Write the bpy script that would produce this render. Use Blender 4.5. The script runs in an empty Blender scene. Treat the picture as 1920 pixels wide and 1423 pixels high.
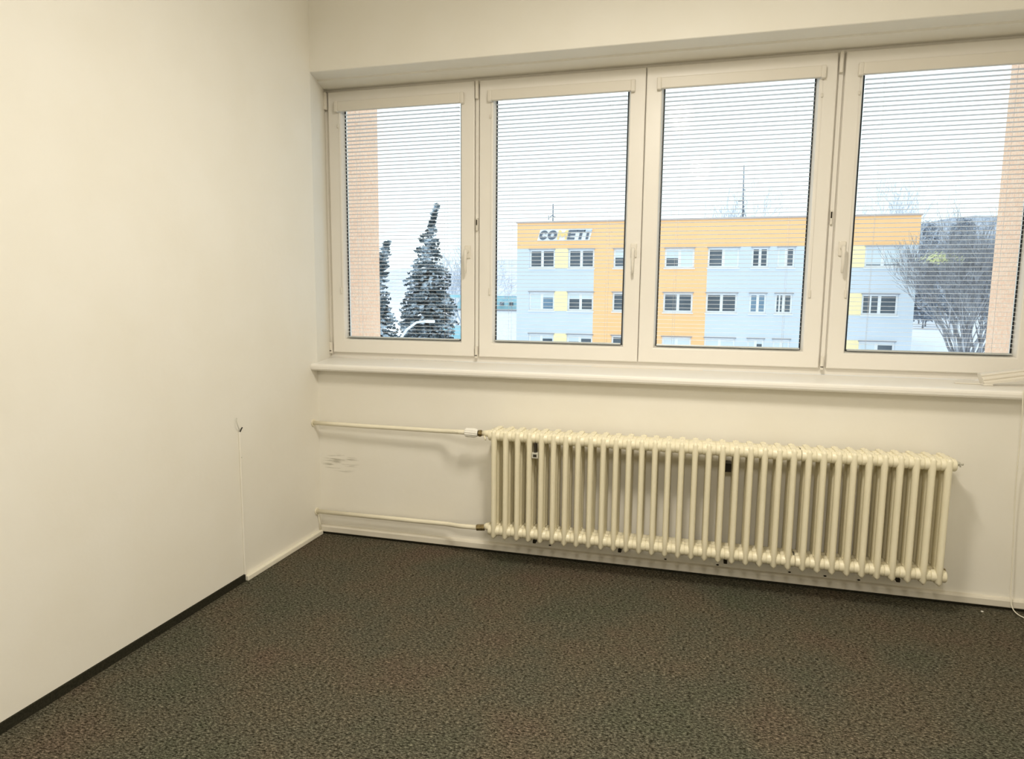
import bpy, bmesh, math, random
from mathutils import Matrix, Vector

scene = bpy.context.scene
col = scene.collection
random.seed(7)

# ------------------------------------------------------------------ camera
CAM = (2.01791, -3.30046, 1.35079)
YAW, PITCH, ROLL, FPX = -0.26476, -0.12192, 0.00918, 1256.9
d = Vector((math.sin(YAW) * math.cos(PITCH), math.cos(YAW) * math.cos(PITCH), math.sin(PITCH)))
r = d.cross(Vector((0, 0, 1))).normalized()
u = r.cross(d)
r2 = r * math.cos(ROLL) + u * math.sin(ROLL)
u2 = -r * math.sin(ROLL) + u * math.cos(ROLL)
cd = bpy.data.cameras.new('camera')
cd.sensor_width = 36.0
cd.sensor_fit = 'HORIZONTAL'
cd.lens = FPX / 1920 * 36.0
cd.clip_start = 0.05
cd.clip_end = 1000
cam = bpy.data.objects.new('camera', cd)
col.objects.link(cam)
M = Matrix(((r2.x, u2.x, -d.x, CAM[0]), (r2.y, u2.y, -d.y, CAM[1]), (r2.z, u2.z, -d.z, CAM[2]), (0, 0, 0, 1)))
cam.matrix_world = M
scene.camera = cam

# ------------------------------------------------------------------ world (overcast winter sky)
w = bpy.data.worlds.new('overcast_sky')
scene.world = w
w.use_nodes = True
bg = w.node_tree.nodes['Background']
bg.inputs[0].default_value = (0.84, 0.95, 1.0, 1)
bg.inputs[1].default_value = 1.55

# ------------------------------------------------------------------ view
scene.view_settings.view_transform = 'Standard'
scene.view_settings.look = 'None'
scene.view_settings.gamma = 1
scene.view_settings.use_curve_mapping = False
scene.view_settings.exposure = 0.0
scene.cycles.use_denoising = True
scene.cycles.max_bounces = 10
scene.cycles.diffuse_bounces = 6
scene.cycles.transparent_max_bounces = 16

# ------------------------------------------------------------------ room lamps (near ceiling fixture, added rear fill)
CEIL = 2.95
LAMPS = [((1.85, -1.60, CEIL - 0.165), 0.62, 35.0, 21.0), ((2.0, -3.9, CEIL - 0.165), 1.25, 50.0, 10.0)]  # second entry is an added fill light, not a known fixture
LAMP_COL = (1.0, 0.925, 0.80)


# ------------------------------------------------------------------ helpers
def link(o, parent=None):
    col.objects.link(o)
    if parent is not None:
        o.parent = parent
    return o


def tag(o, label=None, cat=None, group=None, kind=None):
    if label: o['label'] = label
    if cat: o['category'] = cat
    if group: o['group'] = group
    if kind: o['kind'] = kind
    return o


def empty(name, loc=(0, 0, 0), label=None, cat=None, group=None, kind=None):
    o = bpy.data.objects.new(name, None)
    o.empty_display_size = 0.05
    o.location = loc
    col.objects.link(o)
    return tag(o, label, cat, group, kind)


class MB:
    """collects geometry in world coordinates, builds one mesh object (origin at `org`)"""
    def __init__(self):
        self.v = []; self.f = []; self.sm = []

    def add(self, vs, fs, smooth=False):
        n = len(self.v)
        self.v.extend([tuple(p) for p in vs])
        for f in fs:
            self.f.append([i + n for i in f]); self.sm.append(smooth)
        return self

    def box(self, x0, x1, y0, y1, z0, z1):
        vs = [(x, y, z) for x in (x0, x1) for y in (y0, y1) for z in (z0, z1)]
        return self.add(vs, [(0, 1, 3, 2), (4, 6, 7, 5), (0, 4, 5, 1), (2, 3, 7, 6), (0, 2, 6, 4), (1, 5, 7, 3)])

    def rbox(self, x0, x1, y0, y1, z0, z1, b=0.002, seg=2):
        bm = bmesh.new()
        bmesh.ops.create_cube(bm, size=1)
        for q in bm.verts:
            q.co = Vector((x0 + (q.co.x + .5) * (x1 - x0), y0 + (q.co.y + .5) * (y1 - y0), z0 + (q.co.z + .5) * (z1 - z0)))
        bmesh.ops.bevel(bm, geom=list(bm.edges), offset=b, segments=seg, affect='EDGES', profile=0.5)
        bm.verts.ensure_lookup_table()
        self.add([q.co.copy() for q in bm.verts], [[q.index for q in f.verts] for f in bm.faces], False)
        bm.free()
        return self

    def tube(self, pts, rad, n=10, cap=True, smooth=True, flat=1.0):
        pts = [Vector(p) for p in pts]
        if not hasattr(rad, '__len__'): rad = [rad] * len(pts)
        rings = []
        up = Vector((0, 0, 1))
        t0 = (pts[1] - pts[0]).normalized()
        if abs(t0.dot(up)) > 0.95: up = Vector((1, 0, 0))
        a = t0.cross(up).normalized()
        vs = []
        for i, p in enumerate(pts):
            if i == 0: t = pts[1] - pts[0]
            elif i == len(pts) - 1: t = pts[-1] - pts[-2]
            else: t = (pts[i + 1] - pts[i]).normalized() + (pts[i] - pts[i - 1]).normalized()
            t.normalize()
            a = (a - t * a.dot(t)).normalized()
            b = t.cross(a)
            for k in range(n):
                an = 2 * math.pi * k / n
                vs.append(p + a * (math.cos(an) * rad[i]) + b * (math.sin(an) * rad[i] * flat))
        fs = []
        for i in range(len(pts) - 1):
            for k in range(n):
                fs.append((i * n + k, i * n + (k + 1) % n, (i + 1) * n + (k + 1) % n, (i + 1) * n + k))
        self.add(vs, fs, smooth)
        if cap:
            base = len(self.v) - len(vs)
            self.f.append([base + k for k in range(n)][::-1]); self.sm.append(False)
            self.f.append([base + (len(pts) - 1) * n + k for k in range(n)]); self.sm.append(False)
        return self

    def prism(self, poly, z0, z1):
        n = len(poly)
        vs = [(x, y, z0) for x, y in poly] + [(x, y, z1) for x, y in poly]
        fs = [tuple(range(n))[::-1], tuple(range(n, 2 * n))] + [(i, (i + 1) % n, n + (i + 1) % n, n + i) for i in range(n)]
        return self.add(vs, fs)

    def extr(self, poly, x0, x1):
        """poly in (y,z), extruded along x"""
        n = len(poly)
        vs = [(x0, y, z) for y, z in poly] + [(x1, y, z) for y, z in poly]
        fs = [tuple(range(n)), tuple(range(n, 2 * n))[::-1]] + [(i, n + i, n + (i + 1) % n, (i + 1) % n) for i in range(n)]
        return self.add(vs, fs)

    def extry(self, poly, y0, y1):
        """poly in (x,z), extruded along y"""
        n = len(poly)
        vs = [(x, y0, z) for x, z in poly] + [(x, y1, z) for x, z in poly]
        fs = [tuple(range(n)), tuple(range(n, 2 * n))[::-1]] + [(i, n + i, n + (i + 1) % n, (i + 1) % n) for i in range(n)]
        return self.add(vs, fs)

    def ring(self, x0, x1, z0, z1, prof):
        """mitred rectangular frame; prof = closed list of (inset, y)"""
        n = len(prof); vs = []
        for (sx, sz) in ((0, 0), (1, 0), (1, 1), (0, 1)):
            for ins, y in prof:
                vs.append(((x1 - ins) if sx else (x0 + ins), y, (z1 - ins) if sz else (z0 + ins)))
        fs = []
        for c in range(4):
            c2 = (c + 1) % 4
            for k in range(n):
                k2 = (k + 1) % n
                fs.append((c * n + k, c * n + k2, c2 * n + k2, c2 * n + k))
        return self.add(vs, fs)

    def build(self, name, m, parent=None, org=(0, 0, 0), **tg):
        me = bpy.data.meshes.new(name)
        px = Vector(org)
        me.from_pydata([tuple(Vector(p) - px) for p in self.v], [], self.f)
        me.polygons.foreach_set('use_smooth', self.sm)
        me.materials.append(m)
        me.update()
        bm = bmesh.new(); bm.from_mesh(me)
        bmesh.ops.recalc_face_normals(bm, faces=bm.faces)
        bm.to_mesh(me); bm.free()
        o = bpy.data.objects.new(name, me)
        if parent is None: o.location = org
        else: o.location = px - wloc(parent)
        link(o, parent)
        return tag(o, **tg)


def wloc(o):
    v = Vector(o.location)
    while o.parent is not None:
        o = o.parent; v += Vector(o.location)
    return v


# ------------------------------------------------------------------ materials
def mat(name, c1, c2=None, scale=20, rough=0.6, bump=0.0, bscale=60, spec=0.4, metal=0.0, detail=4, lo=0.35, hi=0.65, dist=0.002):
    m = bpy.data.materials.new(name)
    m.use_nodes = True
    nt = m.node_tree; N = nt.nodes; L = nt.links
    p = N['Principled BSDF']
    p.inputs['Roughness'].default_value = rough
    p.inputs['Metallic'].default_value = metal
    p.inputs['Specular IOR Level'].default_value = spec
    p.inputs['Base Color'].default_value = (*c1, 1)
    tc = N.new('ShaderNodeTexCoord')
    m['tc'] = 1
    if c2 is None: c2 = tuple(x * 0.94 for x in c1)
    nz = N.new('ShaderNodeTexNoise'); nz.inputs['Scale'].default_value = scale; nz.inputs['Detail'].default_value = detail
    L.new(tc.outputs['Object'], nz.inputs['Vector'])
    cr = N.new('ShaderNodeValToRGB')
    cr.color_ramp.elements[0].position = lo; cr.color_ramp.elements[0].color = (*c1, 1)
    cr.color_ramp.elements[1].position = hi; cr.color_ramp.elements[1].color = (*c2, 1)
    L.new(nz.outputs['Fac'], cr.inputs['Fac']); L.new(cr.outputs['Color'], p.inputs['Base Color'])
    if bump:
        n2 = N.new('ShaderNodeTexNoise'); n2.inputs['Scale'].default_value = bscale; n2.inputs['Detail'].default_value = 3
        L.new(tc.outputs['Object'], n2.inputs['Vector'])
        b = N.new('ShaderNodeBump'); b.inputs['Strength'].default_value = bump; b.inputs['Distance'].default_value = dist
        L.new(n2.outputs['Fac'], b.inputs['Height']); L.new(b.outputs['Normal'], p.inputs['Normal'])
    return m


PAINT = (0.84, 0.815, 0.745)
m_wall = mat('painted_plaster', PAINT, (0.82, 0.79, 0.71), 3, 0.75, 0.35, 14, 0.2, dist=0.004)
m_pvc = mat('white_plastic_frame', (0.83, 0.80, 0.745), (0.82, 0.79, 0.73), 5, 0.35)
m_pvc2 = mat('ivory_plastic', (0.76, 0.72, 0.64), (0.75, 0.71, 0.63), 5, 0.4)
m_sill = mat('white_sill_laminate', (0.86, 0.84, 0.79), (0.85, 0.82, 0.76), 4, 0.3)
m_gasket = mat('black_rubber', (0.03, 0.035, 0.04), None, 20, 0.6)
m_slat = mat('white_slat', (0.88, 0.89, 0.90), (0.86, 0.87, 0.88), 5, 0.4)
m_alu = mat('silver_rail', (0.55, 0.58, 0.58), None, 30, 0.35, metal=0.3)
m_cord = mat('white_cord', (0.82, 0.84, 0.9), None, 30, 0.7)
m_rad = mat('cream_radiator_enamel', (0.85, 0.795, 0.61), (0.82, 0.765, 0.58), 9, 0.33, 0.15, 40, 0.5, dist=0.001)
m_pipe = mat('cream_pipe_paint', (0.84, 0.79, 0.64), (0.80, 0.75, 0.60), 12, 0.4, 0.2, 60, dist=0.001)
m_brass = mat('tarnished_brass', (0.16, 0.12, 0.05), (0.32, 0.25, 0.12), 90, 0.45, metal=0.7)
m_dark = mat('dark_iron', (0.03, 0.025, 0.015), None, 50, 0.6)
m_valve = mat('white_valve_plastic', (0.86, 0.84, 0.78), None, 20, 0.4)
m_grey = mat('grey_plastic', (0.45, 0.44, 0.36), (0.6, 0.58, 0.5), 200, 0.5)
m_base = mat('grey_white_baseboard', (0.74, 0.70, 0.61), (0.68, 0.64, 0.55), 7, 0.45)
m_trunk = mat('white_trunking', (0.86, 0.82, 0.70), None, 6, 0.4)
m_carpet_gapshade = mat('carpet_edge_and_gap_shade', (0.022, 0.021, 0.014), (0.035, 0.033, 0.022), 150, 0.95, spec=0.05)  # carpet edge on the left, painted gap shade under the back baseboard
m_hole = mat('dark_hole', (0.02, 0.015, 0.01), None, 50, 0.9, spec=0.0)


def glass_mat():
    m = bpy.data.materials.new('window_glass'); m.use_nodes = True
    nt = m.node_tree; N = nt.nodes; L = nt.links
    N.remove(N['Principled BSDF'])
    out = N['Material Output']
    t = N.new('ShaderNodeBsdfTransparent'); t.inputs[0].default_value = (0.985, 1, 1, 1)
    g = N.new('ShaderNodeBsdfGlossy'); g.inputs['Roughness'].default_value = 0.02
    fr = N.new('ShaderNodeFresnel'); fr.inputs[0].default_value = 1.25
    mx = N.new('ShaderNodeMixShader')
    L.new(fr.outputs[0], mx.inputs[0]); L.new(t.outputs[0], mx.inputs[1]); L.new(g.outputs[0], mx.inputs[2]); L.new(mx.outputs[0], out.inputs[0])
    return m


m_glass = glass_mat()


def carpet_mat():
    m = bpy.data.materials.new('speckled_carpet'); m.use_nodes = True
    nt = m.node_tree; N = nt.nodes; L = nt.links
    p = N['Principled BSDF']; p.inputs['Roughness'].default_value = 0.95; p.inputs['Specular IOR Level'].default_value = 0.08
    tc = N.new('ShaderNodeTexCoord')

    def noise(scale, det=3, sx=1, sy=1, rough=0.6):
        mp = N.new('ShaderNodeMapping'); mp.inputs['Scale'].default_value = (sx, sy, 1)
        L.new(tc.outputs['Object'], mp.inputs['Vector'])
        n = N.new('ShaderNodeTexNoise'); n.inputs['Scale'].default_value = scale; n.inputs['Detail'].default_value = det
        n.inputs['Roughness'].default_value = rough
        L.new(mp.outputs[0], n.inputs['Vector']); return n

    def ramp(src, stops):
        cr = N.new('ShaderNodeValToRGB')
        while len(cr.color_ramp.elements) < len(stops): cr.color_ramp.elements.new(0.5)
        for e, (pos, c) in zip(cr.color_ramp.elements, stops):
            e.position = pos; e.color = (*c, 1)
        L.new(src, cr.inputs[0]); return cr
    fine = ramp(noise(150, 5, 0.6, 1.1, 0.85).outputs['Fac'],
                [(0.36, (0.010, 0.009, 0.005)), (0.45, (0.050, 0.045, 0.031)), (0.53, (0.100, 0.091, 0.067)), (0.64, (0.26, 0.235, 0.180))])
    blot = ramp(noise(2.1, 4, 1, 1, 0.6).outputs['Fac'],
                [(0.30, (0.80, 0.92, 0.84)), (0.45, (0.93, 0.96, 0.93)), (0.56, (1.04, 0.99, 0.93)), (0.70, (1.10, 0.92, 0.90))])
    mx = N.new('ShaderNodeMixRGB'); mx.blend_type = 'MULTIPLY'; mx.inputs[0].default_value = 1
    L.new(fine.outputs[0], mx.inputs[1]); L.new(blot.outputs[0], mx.inputs[2])
    sp = ramp(noise(75, 5, 0.6, 1.1, 0.7).outputs['Fac'], [(0.39, (0.45, 0.45, 0.43)), (0.47, (0.95, 0.95, 0.95)), (0.62, (1.10, 1.10, 1.10)), (0.70, (1.45, 1.42, 1.40))])
    m3 = N.new('ShaderNodeMixRGB'); m3.blend_type = 'MULTIPLY'; m3.inputs[0].default_value = 1
    L.new(mx.outputs[0], m3.inputs[1]); L.new(sp.outputs[0], m3.inputs[2])
    L.new(m3.outputs[0], p.inputs['Base Color'])
    b = N.new('ShaderNodeBump'); b.inputs['Strength'].default_value = 0.25; b.inputs['Distance'].default_value = 0.002
    n2 = noise(230, 2)
    L.new(n2.outputs['Fac'], b.inputs['Height']); L.new(b.outputs[0], p.inputs['Normal'])
    return m


def back_wall_mat():
    """plaster with a few grey scuff strokes low in the left corner"""
    m = mat('painted_plaster_scuffed', PAINT, (0.82, 0.79, 0.71), 3, 0.75, 0.4, 12, 0.2, dist=0.004)
    nt = m.node_tree; N = nt.nodes; L = nt.links
    p = N['Principled BSDF']
    src = p.inputs['Base Color'].links[0].from_socket
    tc = [n for n in N if n.type == 'TEX_COORD'][0]
    # elliptical mask round the scuffs
    mp = N.new('ShaderNodeMapping'); mp.vector_type = 'POINT'
    mp.inputs['Location'].default_value = (-0.13 * 8, 0, -0.42 * 16); mp.inputs['Scale'].default_value = (8, 0.0, 16)
    L.new(tc.outputs['Object'], mp.inputs['Vector'])
    ln = N.new('ShaderNodeVectorMath'); ln.operation = 'LENGTH'
    L.new(mp.outputs[0], ln.inputs[0])
    mk = N.new('ShaderNodeMapRange'); mk.inputs['From Min'].default_value = 1.0; mk.inputs['From Max'].default_value = 0.5
    L.new(ln.outputs['Value'], mk.inputs['Value'])
    mp2 = N.new('ShaderNodeMapping'); mp2.inputs['Scale'].default_value = (7, 1, 70); mp2.inputs['Rotation'].default_value = (0, 0.12, 0)
    L.new(tc.outputs['Object'], mp2.inputs['Vector'])
    nz = N.new('ShaderNodeTexNoise'); nz.inputs['Scale'].default_value = 1.0; nz.inputs['Detail'].default_value = 3
    L.new(mp2.outputs[0], nz.inputs['Vector'])
    th = N.new('ShaderNodeMapRange'); th.inputs['From Min'].default_value = 0.50; th.inputs['From Max'].default_value = 0.62
    L.new(nz.outputs['Fac'], th.inputs['Value'])
    ml = N.new('ShaderNodeMath'); ml.operation = 'MULTIPLY'
    L.new(mk.outputs[0], ml.inputs[0]); L.new(th.outputs[0], ml.inputs[1])
    ml2 = N.new('ShaderNodeMath'); ml2.operation = 'MULTIPLY'; ml2.inputs[1].default_value = 0.7
    L.new(ml.outputs[0], ml2.inputs[0])
    mx = N.new('ShaderNodeMixRGB'); mx.inputs[2].default_value = (0.30, 0.28, 0.20, 1)
    L.new(ml2.outputs[0], mx.inputs[0]); L.new(src, mx.inputs[1]); L.new(mx.outputs[0], p.inputs['Base Color'])
    return m


m_carpet = carpet_mat()
m_wallback = back_wall_mat()
m_ceil = mat('white_ceiling_paint', (0.88, 0.87, 0.83), (0.87, 0.86, 0.82), 3, 0.8)
# outdoors
m_stucco = mat('orange_stucco', (0.98, 0.74, 0.57), (0.94, 0.62, 0.44), 55, 0.9, 0.8, 90, 0.1, dist=0.01)
m_bgrey = mat('pale_blue_render', (0.66, 0.73, 0.80), (0.64, 0.71, 0.78), 0.3, 0.9, spec=0.1)
m_borange = mat('orange_render', (0.98, 0.60, 0.30), (0.97, 0.58, 0.28), 0.3, 0.9, spec=0.1)
m_byellow = mat('yellow_render', (0.99, 0.84, 0.50), (0.98, 0.82, 0.47), 0.3, 0.9, spec=0.1)
m_bwhite = mat('white_window_frame', (0.9, 0.92, 0.94), None, 3, 0.5)
m_bdark = mat('dark_window_pane', (0.075, 0.10, 0.125), (0.12, 0.15, 0.18), 0.6, 0.15)
m_bblue = mat('blue_tinted_pane', (0.16, 0.26, 0.36), (0.22, 0.32, 0.42), 0.6, 0.15)
m_bshade = mat('pale_roller_shade', (0.72, 0.80, 0.84), (0.68, 0.77, 0.82), 0.8, 0.7)
m_roofedge = mat('rusty_roof_edge', (0.52, 0.44, 0.42), None, 3, 0.6)
m_eaves_shadow = mat('dark_eaves_and_window_shadow', (0.30, 0.30, 0.33), None, 3, 0.6)  # eaves colour, also the painted shadow line over the far windows
m_snow = mat('snow', (0.88, 0.92, 0.97), (0.80, 0.86, 0.94), 0.08, 0.9, spec=0.1)
m_frost = mat('frosted_needles', (0.07, 0.10, 0.12), (0.55, 0.64, 0.72), 1.6, 0.9, spec=0.1, detail=6, lo=0.47, hi=0.62)
m_bark = mat('grey_bark', (0.21, 0.21, 0.23), (0.44, 0.46, 0.50), 2.0, 0.9, spec=0.1)
m_palebark = mat('hazed_bark', (0.50, 0.55, 0.64), (0.68, 0.73, 0.80), 2.0, 0.9, spec=0.1)  # distance haze is put into the bark colour
m_leaf = mat('yellow_leaves', (0.75, 0.78, 0.35), (0.9, 0.9, 0.6), 3.0, 0.9)
m_teal = mat('teal_roofing', (0.30, 0.58, 0.66), (0.42, 0.68, 0.76), 1.5, 0.6)
m_mast = mat('galvanised_steel', (0.20, 0.24, 0.30), None, 3, 0.5, metal=0.3)
m_signdark = mat('charcoal_sign_letters', (0.13, 0.16, 0.20), None, 3, 0.5)
m_signwhite = mat('white_sign_edge', (0.92, 0.94, 0.96), None, 3, 0.5)
m_signyellow = mat('amber_sign_letter', (0.96, 0.60, 0.22), (0.96, 0.76, 0.36), 3, 0.5)
m_signpale = mat('silver_sign_letter', (0.45, 0.52, 0.60), (0.65, 0.72, 0.78), 2, 0.5)


def hill_mat():
    m = bpy.data.materials.new('snowy_wooded_slope'); m.use_nodes = True
    nt = m.node_tree; N = nt.nodes; L = nt.links
    p = N['Principled BSDF']; p.inputs['Roughness'].default_value = 0.95; p.inputs['Specular IOR Level'].default_value = 0.05
    tc = N.new('ShaderNodeTexCoord')
    n1 = N.new('ShaderNodeTexNoise'); n1.inputs['Scale'].default_value = 0.9; n1.inputs['Detail'].default_value = 8; n1.inputs['Roughness'].default_value = 0.75
    L.new(tc.outputs['Object'], n1.inputs['Vector'])
    sep = N.new('ShaderNodeSeparateXYZ'); L.new(tc.outputs['Object'], sep.inputs[0])
    # woods grow on the upper slope
    hz = N.new('ShaderNodeMapRange'); hz.inputs['From Min'].default_value = -3.0; hz.inputs['From Max'].default_value = 3.0
    L.new(sep.outputs['Z'], hz.inputs['Value'])
    # the eastern slope carries dark wood, the western one is paled by haze in its colour
    ex = N.new('ShaderNodeMapRange'); ex.inputs['From Min'].default_value = -20; ex.inputs['From Max'].default_value = 20
    L.new(sep.outputs['X'], ex.inputs['Value'])
    c1 = N.new('ShaderNodeMixRGB'); c1.inputs[1].default_value = (0.60, 0.64, 0.78, 1); c1.inputs[2].default_value = (0.27, 0.31, 0.39, 1)
    L.new(ex.outputs[0], c1.inputs[0])
    c2 = N.new('ShaderNodeMixRGB'); c2.inputs[1].default_value = (0.78, 0.80, 0.90, 1); c2.inputs[2].default_value = (0.50, 0.54, 0.62, 1)
    L.new(ex.outputs[0], c2.inputs[0])
    cr = N.new('ShaderNodeMapRange'); cr.inputs['From Min'].default_value = 0.42; cr.inputs['From Max'].default_value = 0.58
    L.new(n1.outputs['Fac'], cr.inputs['Value'])
    wood = N.new('ShaderNodeMixRGB')
    L.new(cr.outputs[0], wood.inputs[0]); L.new(c1.outputs[0], wood.inputs[1]); L.new(c2.outputs[0], wood.inputs[2])
    fin = N.new('ShaderNodeMixRGB'); fin.inputs[1].default_value = (0.85, 0.88, 0.95, 1)
    L.new(hz.outputs[0], fin.inputs[0]); L.new(wood.outputs[0], fin.inputs[2])
    L.new(fin.outputs[0], p.inputs['Base Color'])
    return m


m_hill = hill_mat()

# ------------------------------------------------------------------ room shell
XR, YB = 3.62, -6.0
SPL = -0.105          # the reveal splays a little behind the left wall
ZL = 2.522            # underside of the lintel
STR = dict(kind='structure')
MB().box(-0.3, XR + 0.3, YB - 0.3, 0.4, -0.15, 0).build('floor', m_carpet, **STR)
MB().box(-0.3, XR + 0.3, YB - 0.3, 0.4, CEIL, CEIL + 0.15).build('ceiling', m_ceil, **STR)
MB().box(-0.3, 0, YB, 0.0, 0, CEIL).build('wall_left', m_wall, **STR)
MB().box(XR, XR + 0.3, YB, 0.0, 0, CEIL).build('wall_right', m_wall, **STR)
MB().box(-0.3, XR + 0.3, YB - 0.3, YB, 0, CEIL).build('wall_front', m_wall, **STR)
wb = MB()
wb.box(-0.3, XR + 0.3, 0, 0.40, 0, 0.944)
wb.extr([(0, CEIL), (0, ZL + 0.004), (0.003, ZL + 0.001), (0.01, ZL), (0.150, ZL + 0.010), (0.154, ZL + 0.001), (0.325, ZL + 0.006), (0.40, ZL + 0.006), (0.40, CEIL)], -0.3, XR + 0.3)
wb.prism([(-0.3, 0), (0, 0), (SPL, 0.325), (SPL, 0.40), (-0.3, 0.40)], 0.944, ZL + 0.012)
wb.prism([(XR, 0), (XR + 0.3, 0), (XR + 0.3, 0.40), (XR, 0.40)], 0.944, ZL + 0.012)
wb.build('wall_back', m_wallback, **STR)

# baseboards, floor trim and painted gap shade
bb = MB().extr([(0, 0.015), (-0.016, 0.015), (-0.018, 0.018), (-0.018, 0.044), (-0.013, 0.052), (0, 0.056)], 0.0, XR)
bb.build('baseboard_back', m_base, **STR)
MB().box(0.0, XR, -0.006, 0.0, 0.0, 0.015).build('gap_shade_strip', m_carpet_gapshade, **STR)  # dark strip paints the shade in the gap under the baseboard
MB().rbox(0.0, 0.022, -0.688, -0.019, 0.001, 0.026, 0.004, 2).build('baseboard_left', m_trunk, **STR)
MB().box(0.0, 0.008, YB, -0.690, 0.0, 0.034).build('trim_4', m_carpet_gapshade, **STR)

# window sill
sl = MB()
lay = [(0.944, -0.060), (0.947, -0.067), (0.954, -0.0715), (0.966, -0.0725), (0.974, -0.0705), (0.979, -0.064), (0.981, -0.052)]
vs = []; fs = []
for z, yf in lay:
    vs += [(0.0005, yf, z), (XR - 0.0005, yf, z), (XR - 0.0005, 0.325, z), (SPL * 0.998, 0.325, z), (0.0005, 0.0, z)]
for i in range(len(lay) - 1):
    for k in range(5):
        fs.append((i * 5 + k, i * 5 + (k + 1) % 5, (i + 1) * 5 + (k + 1) % 5, (i + 1) * 5 + k))
fs.append((0, 1, 2, 3, 4)); n = (len(lay) - 1) * 5; fs.append((n + 4, n + 3, n + 2, n + 1, n))
sl.add(vs, fs)
sl.build('trim_1', m_sill, **STR)

# ------------------------------------------------------------------ window: fixed frame + four casements
ZB, ZT = 1.0145, 2.5125
S = [(-0.0761, 0.8146), (0.8431, 1.7298), (1.7330, 2.6218), (2.6549, 3.5430)]
fr = MB()
fr.box(SPL, XR, 0.330, 0.395, 0.981, 1.026)
fr.box(SPL, XR, 0.330, 0.395, 2.500, ZL + 0.006)
fr.box(SPL, -0.062, 0.330, 0.395, 1.026, 2.500)
fr.box(3.530, XR, 0.330, 0.395, 1.026, 2.500)
for xa, xb in ((0.800, 0.857), (2.608, 2.669)):
    fr.box(xa, xb, 0.330, 0.395, 1.026, 2.500)
    xm = (xa + xb) / 2
    fr.box(xm - 0.009, xm + 0.009, 0.316, 0.330, 1.026, 2.500)
fr.box(1.716, 1.747, 0.345, 0.395, 1.026, 2.500)
fr.build('trim_2', m_pvc, **STR)

SASH = [(0, 0.374), (0, 0.312), (0.0015, 0.308), (0.005, 0.306), (0.073, 0.306), (0.077, 0.308), (0.079, 0.313), (0.086, 0.344), (0.086, 0.374)]


def casement(i, a, b, handle, hinge):
    root = empty('window_%d' % i, ((a + b) / 2, 0.34, ZB), kind='structure')
    z0 = ZB
    MB().ring(a, b, z0, ZT, SASH).build('sash', m_pvc, root)
    MB().ring(a + 0.0860, b - 0.0860, z0 + 0.0860, ZT - 0.0860, [(0, 0.3445), (0, 0.3475), (0.007, 0.3475), (0.007, 0.3445)]).build('glazing_seal', m_gasket, root)
    MB().box(a + 0.0862, b - 0.0862, 0.352, 0.356, z0 + 0.0862, ZT - 0.0862).build('pane', m_glass, root)
    if handle:
        hx = b - 0.036 if handle == 'r' else a + 0.036
        hz = 1.600
        h = MB()
        h.rbox(hx - 0.0165, hx + 0.0165, 0.294, 0.306, hz - 0.036, hz + 0.036, 0.005, 3)
        h.tube([(hx, 0.298, hz), (hx, 0.272, hz)], 0.0095, 12)
        hd = h.build('handle', m_pvc2, root)
        g = MB()
        g.tube([(hx, 0.264, hz + 0.012), (hx, 0.262, hz), (hx, 0.258, hz - 0.03), (hx, 0.256, hz - 0.075), (hx, 0.260, hz - 0.112), (hx, 0.263, hz - 0.118)],
               [0.009, 0.0145, 0.0125, 0.0105, 0.0095, 0.005], 12, flat=0.75)
        g.build('grip', m_pvc2, hd)
    if hinge:
        hx = a - 0.012 if hinge == 'l' else b + 0.012
        s = 1 if hinge == 'l' else -1
        MB().rbox(hx - 0.0075, hx + 0.0075, 0.290, 0.315, 2.415, 2.510, 0.0035, 2).build('hinge', m_pvc2, root)
        lo = MB().rbox(hx - 0.007, hx + 0.007, 0.292, 0.315, ZB - 0.008, ZB + 0.060, 0.003, 2)
        lb = lo.build('hinge', m_pvc2, root)
        MB().tube([(hx - 0.0035, 0.2905, ZB + 0.008), (hx - 0.0035, 0.2925, ZB + 0.008)], 0.0030, 8).tube([(hx + 0.0035, 0.2905, ZB + 0.008), (hx + 0.0035, 0.2925, ZB + 0.008)], 0.0030, 8).build('hinge_screw', m_hole, lb)
        if i in (2, 3):
            mb = MB().rbox(hx - 0.005, hx + 0.005, 0.299, 0.315, 1.715, 1.785, 0.002, 1).build('side_latch', m_pvc2, root)
            MB().box(hx - 0.003, hx + 0.003, 0.2985, 0.2992, 1.745, 1.775).build('latch_slot', m_hole, mb)
    return root


casement(1, *S[0], 'r', 'l')
casement(2, *S[1], 'r', 'l')
casement(3, *S[2], None, 'r')
casement(4, *S[3], 'l', 'r')

# ------------------------------------------------------------------ venetian blinds
PITCH_S = 0.0208


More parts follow.
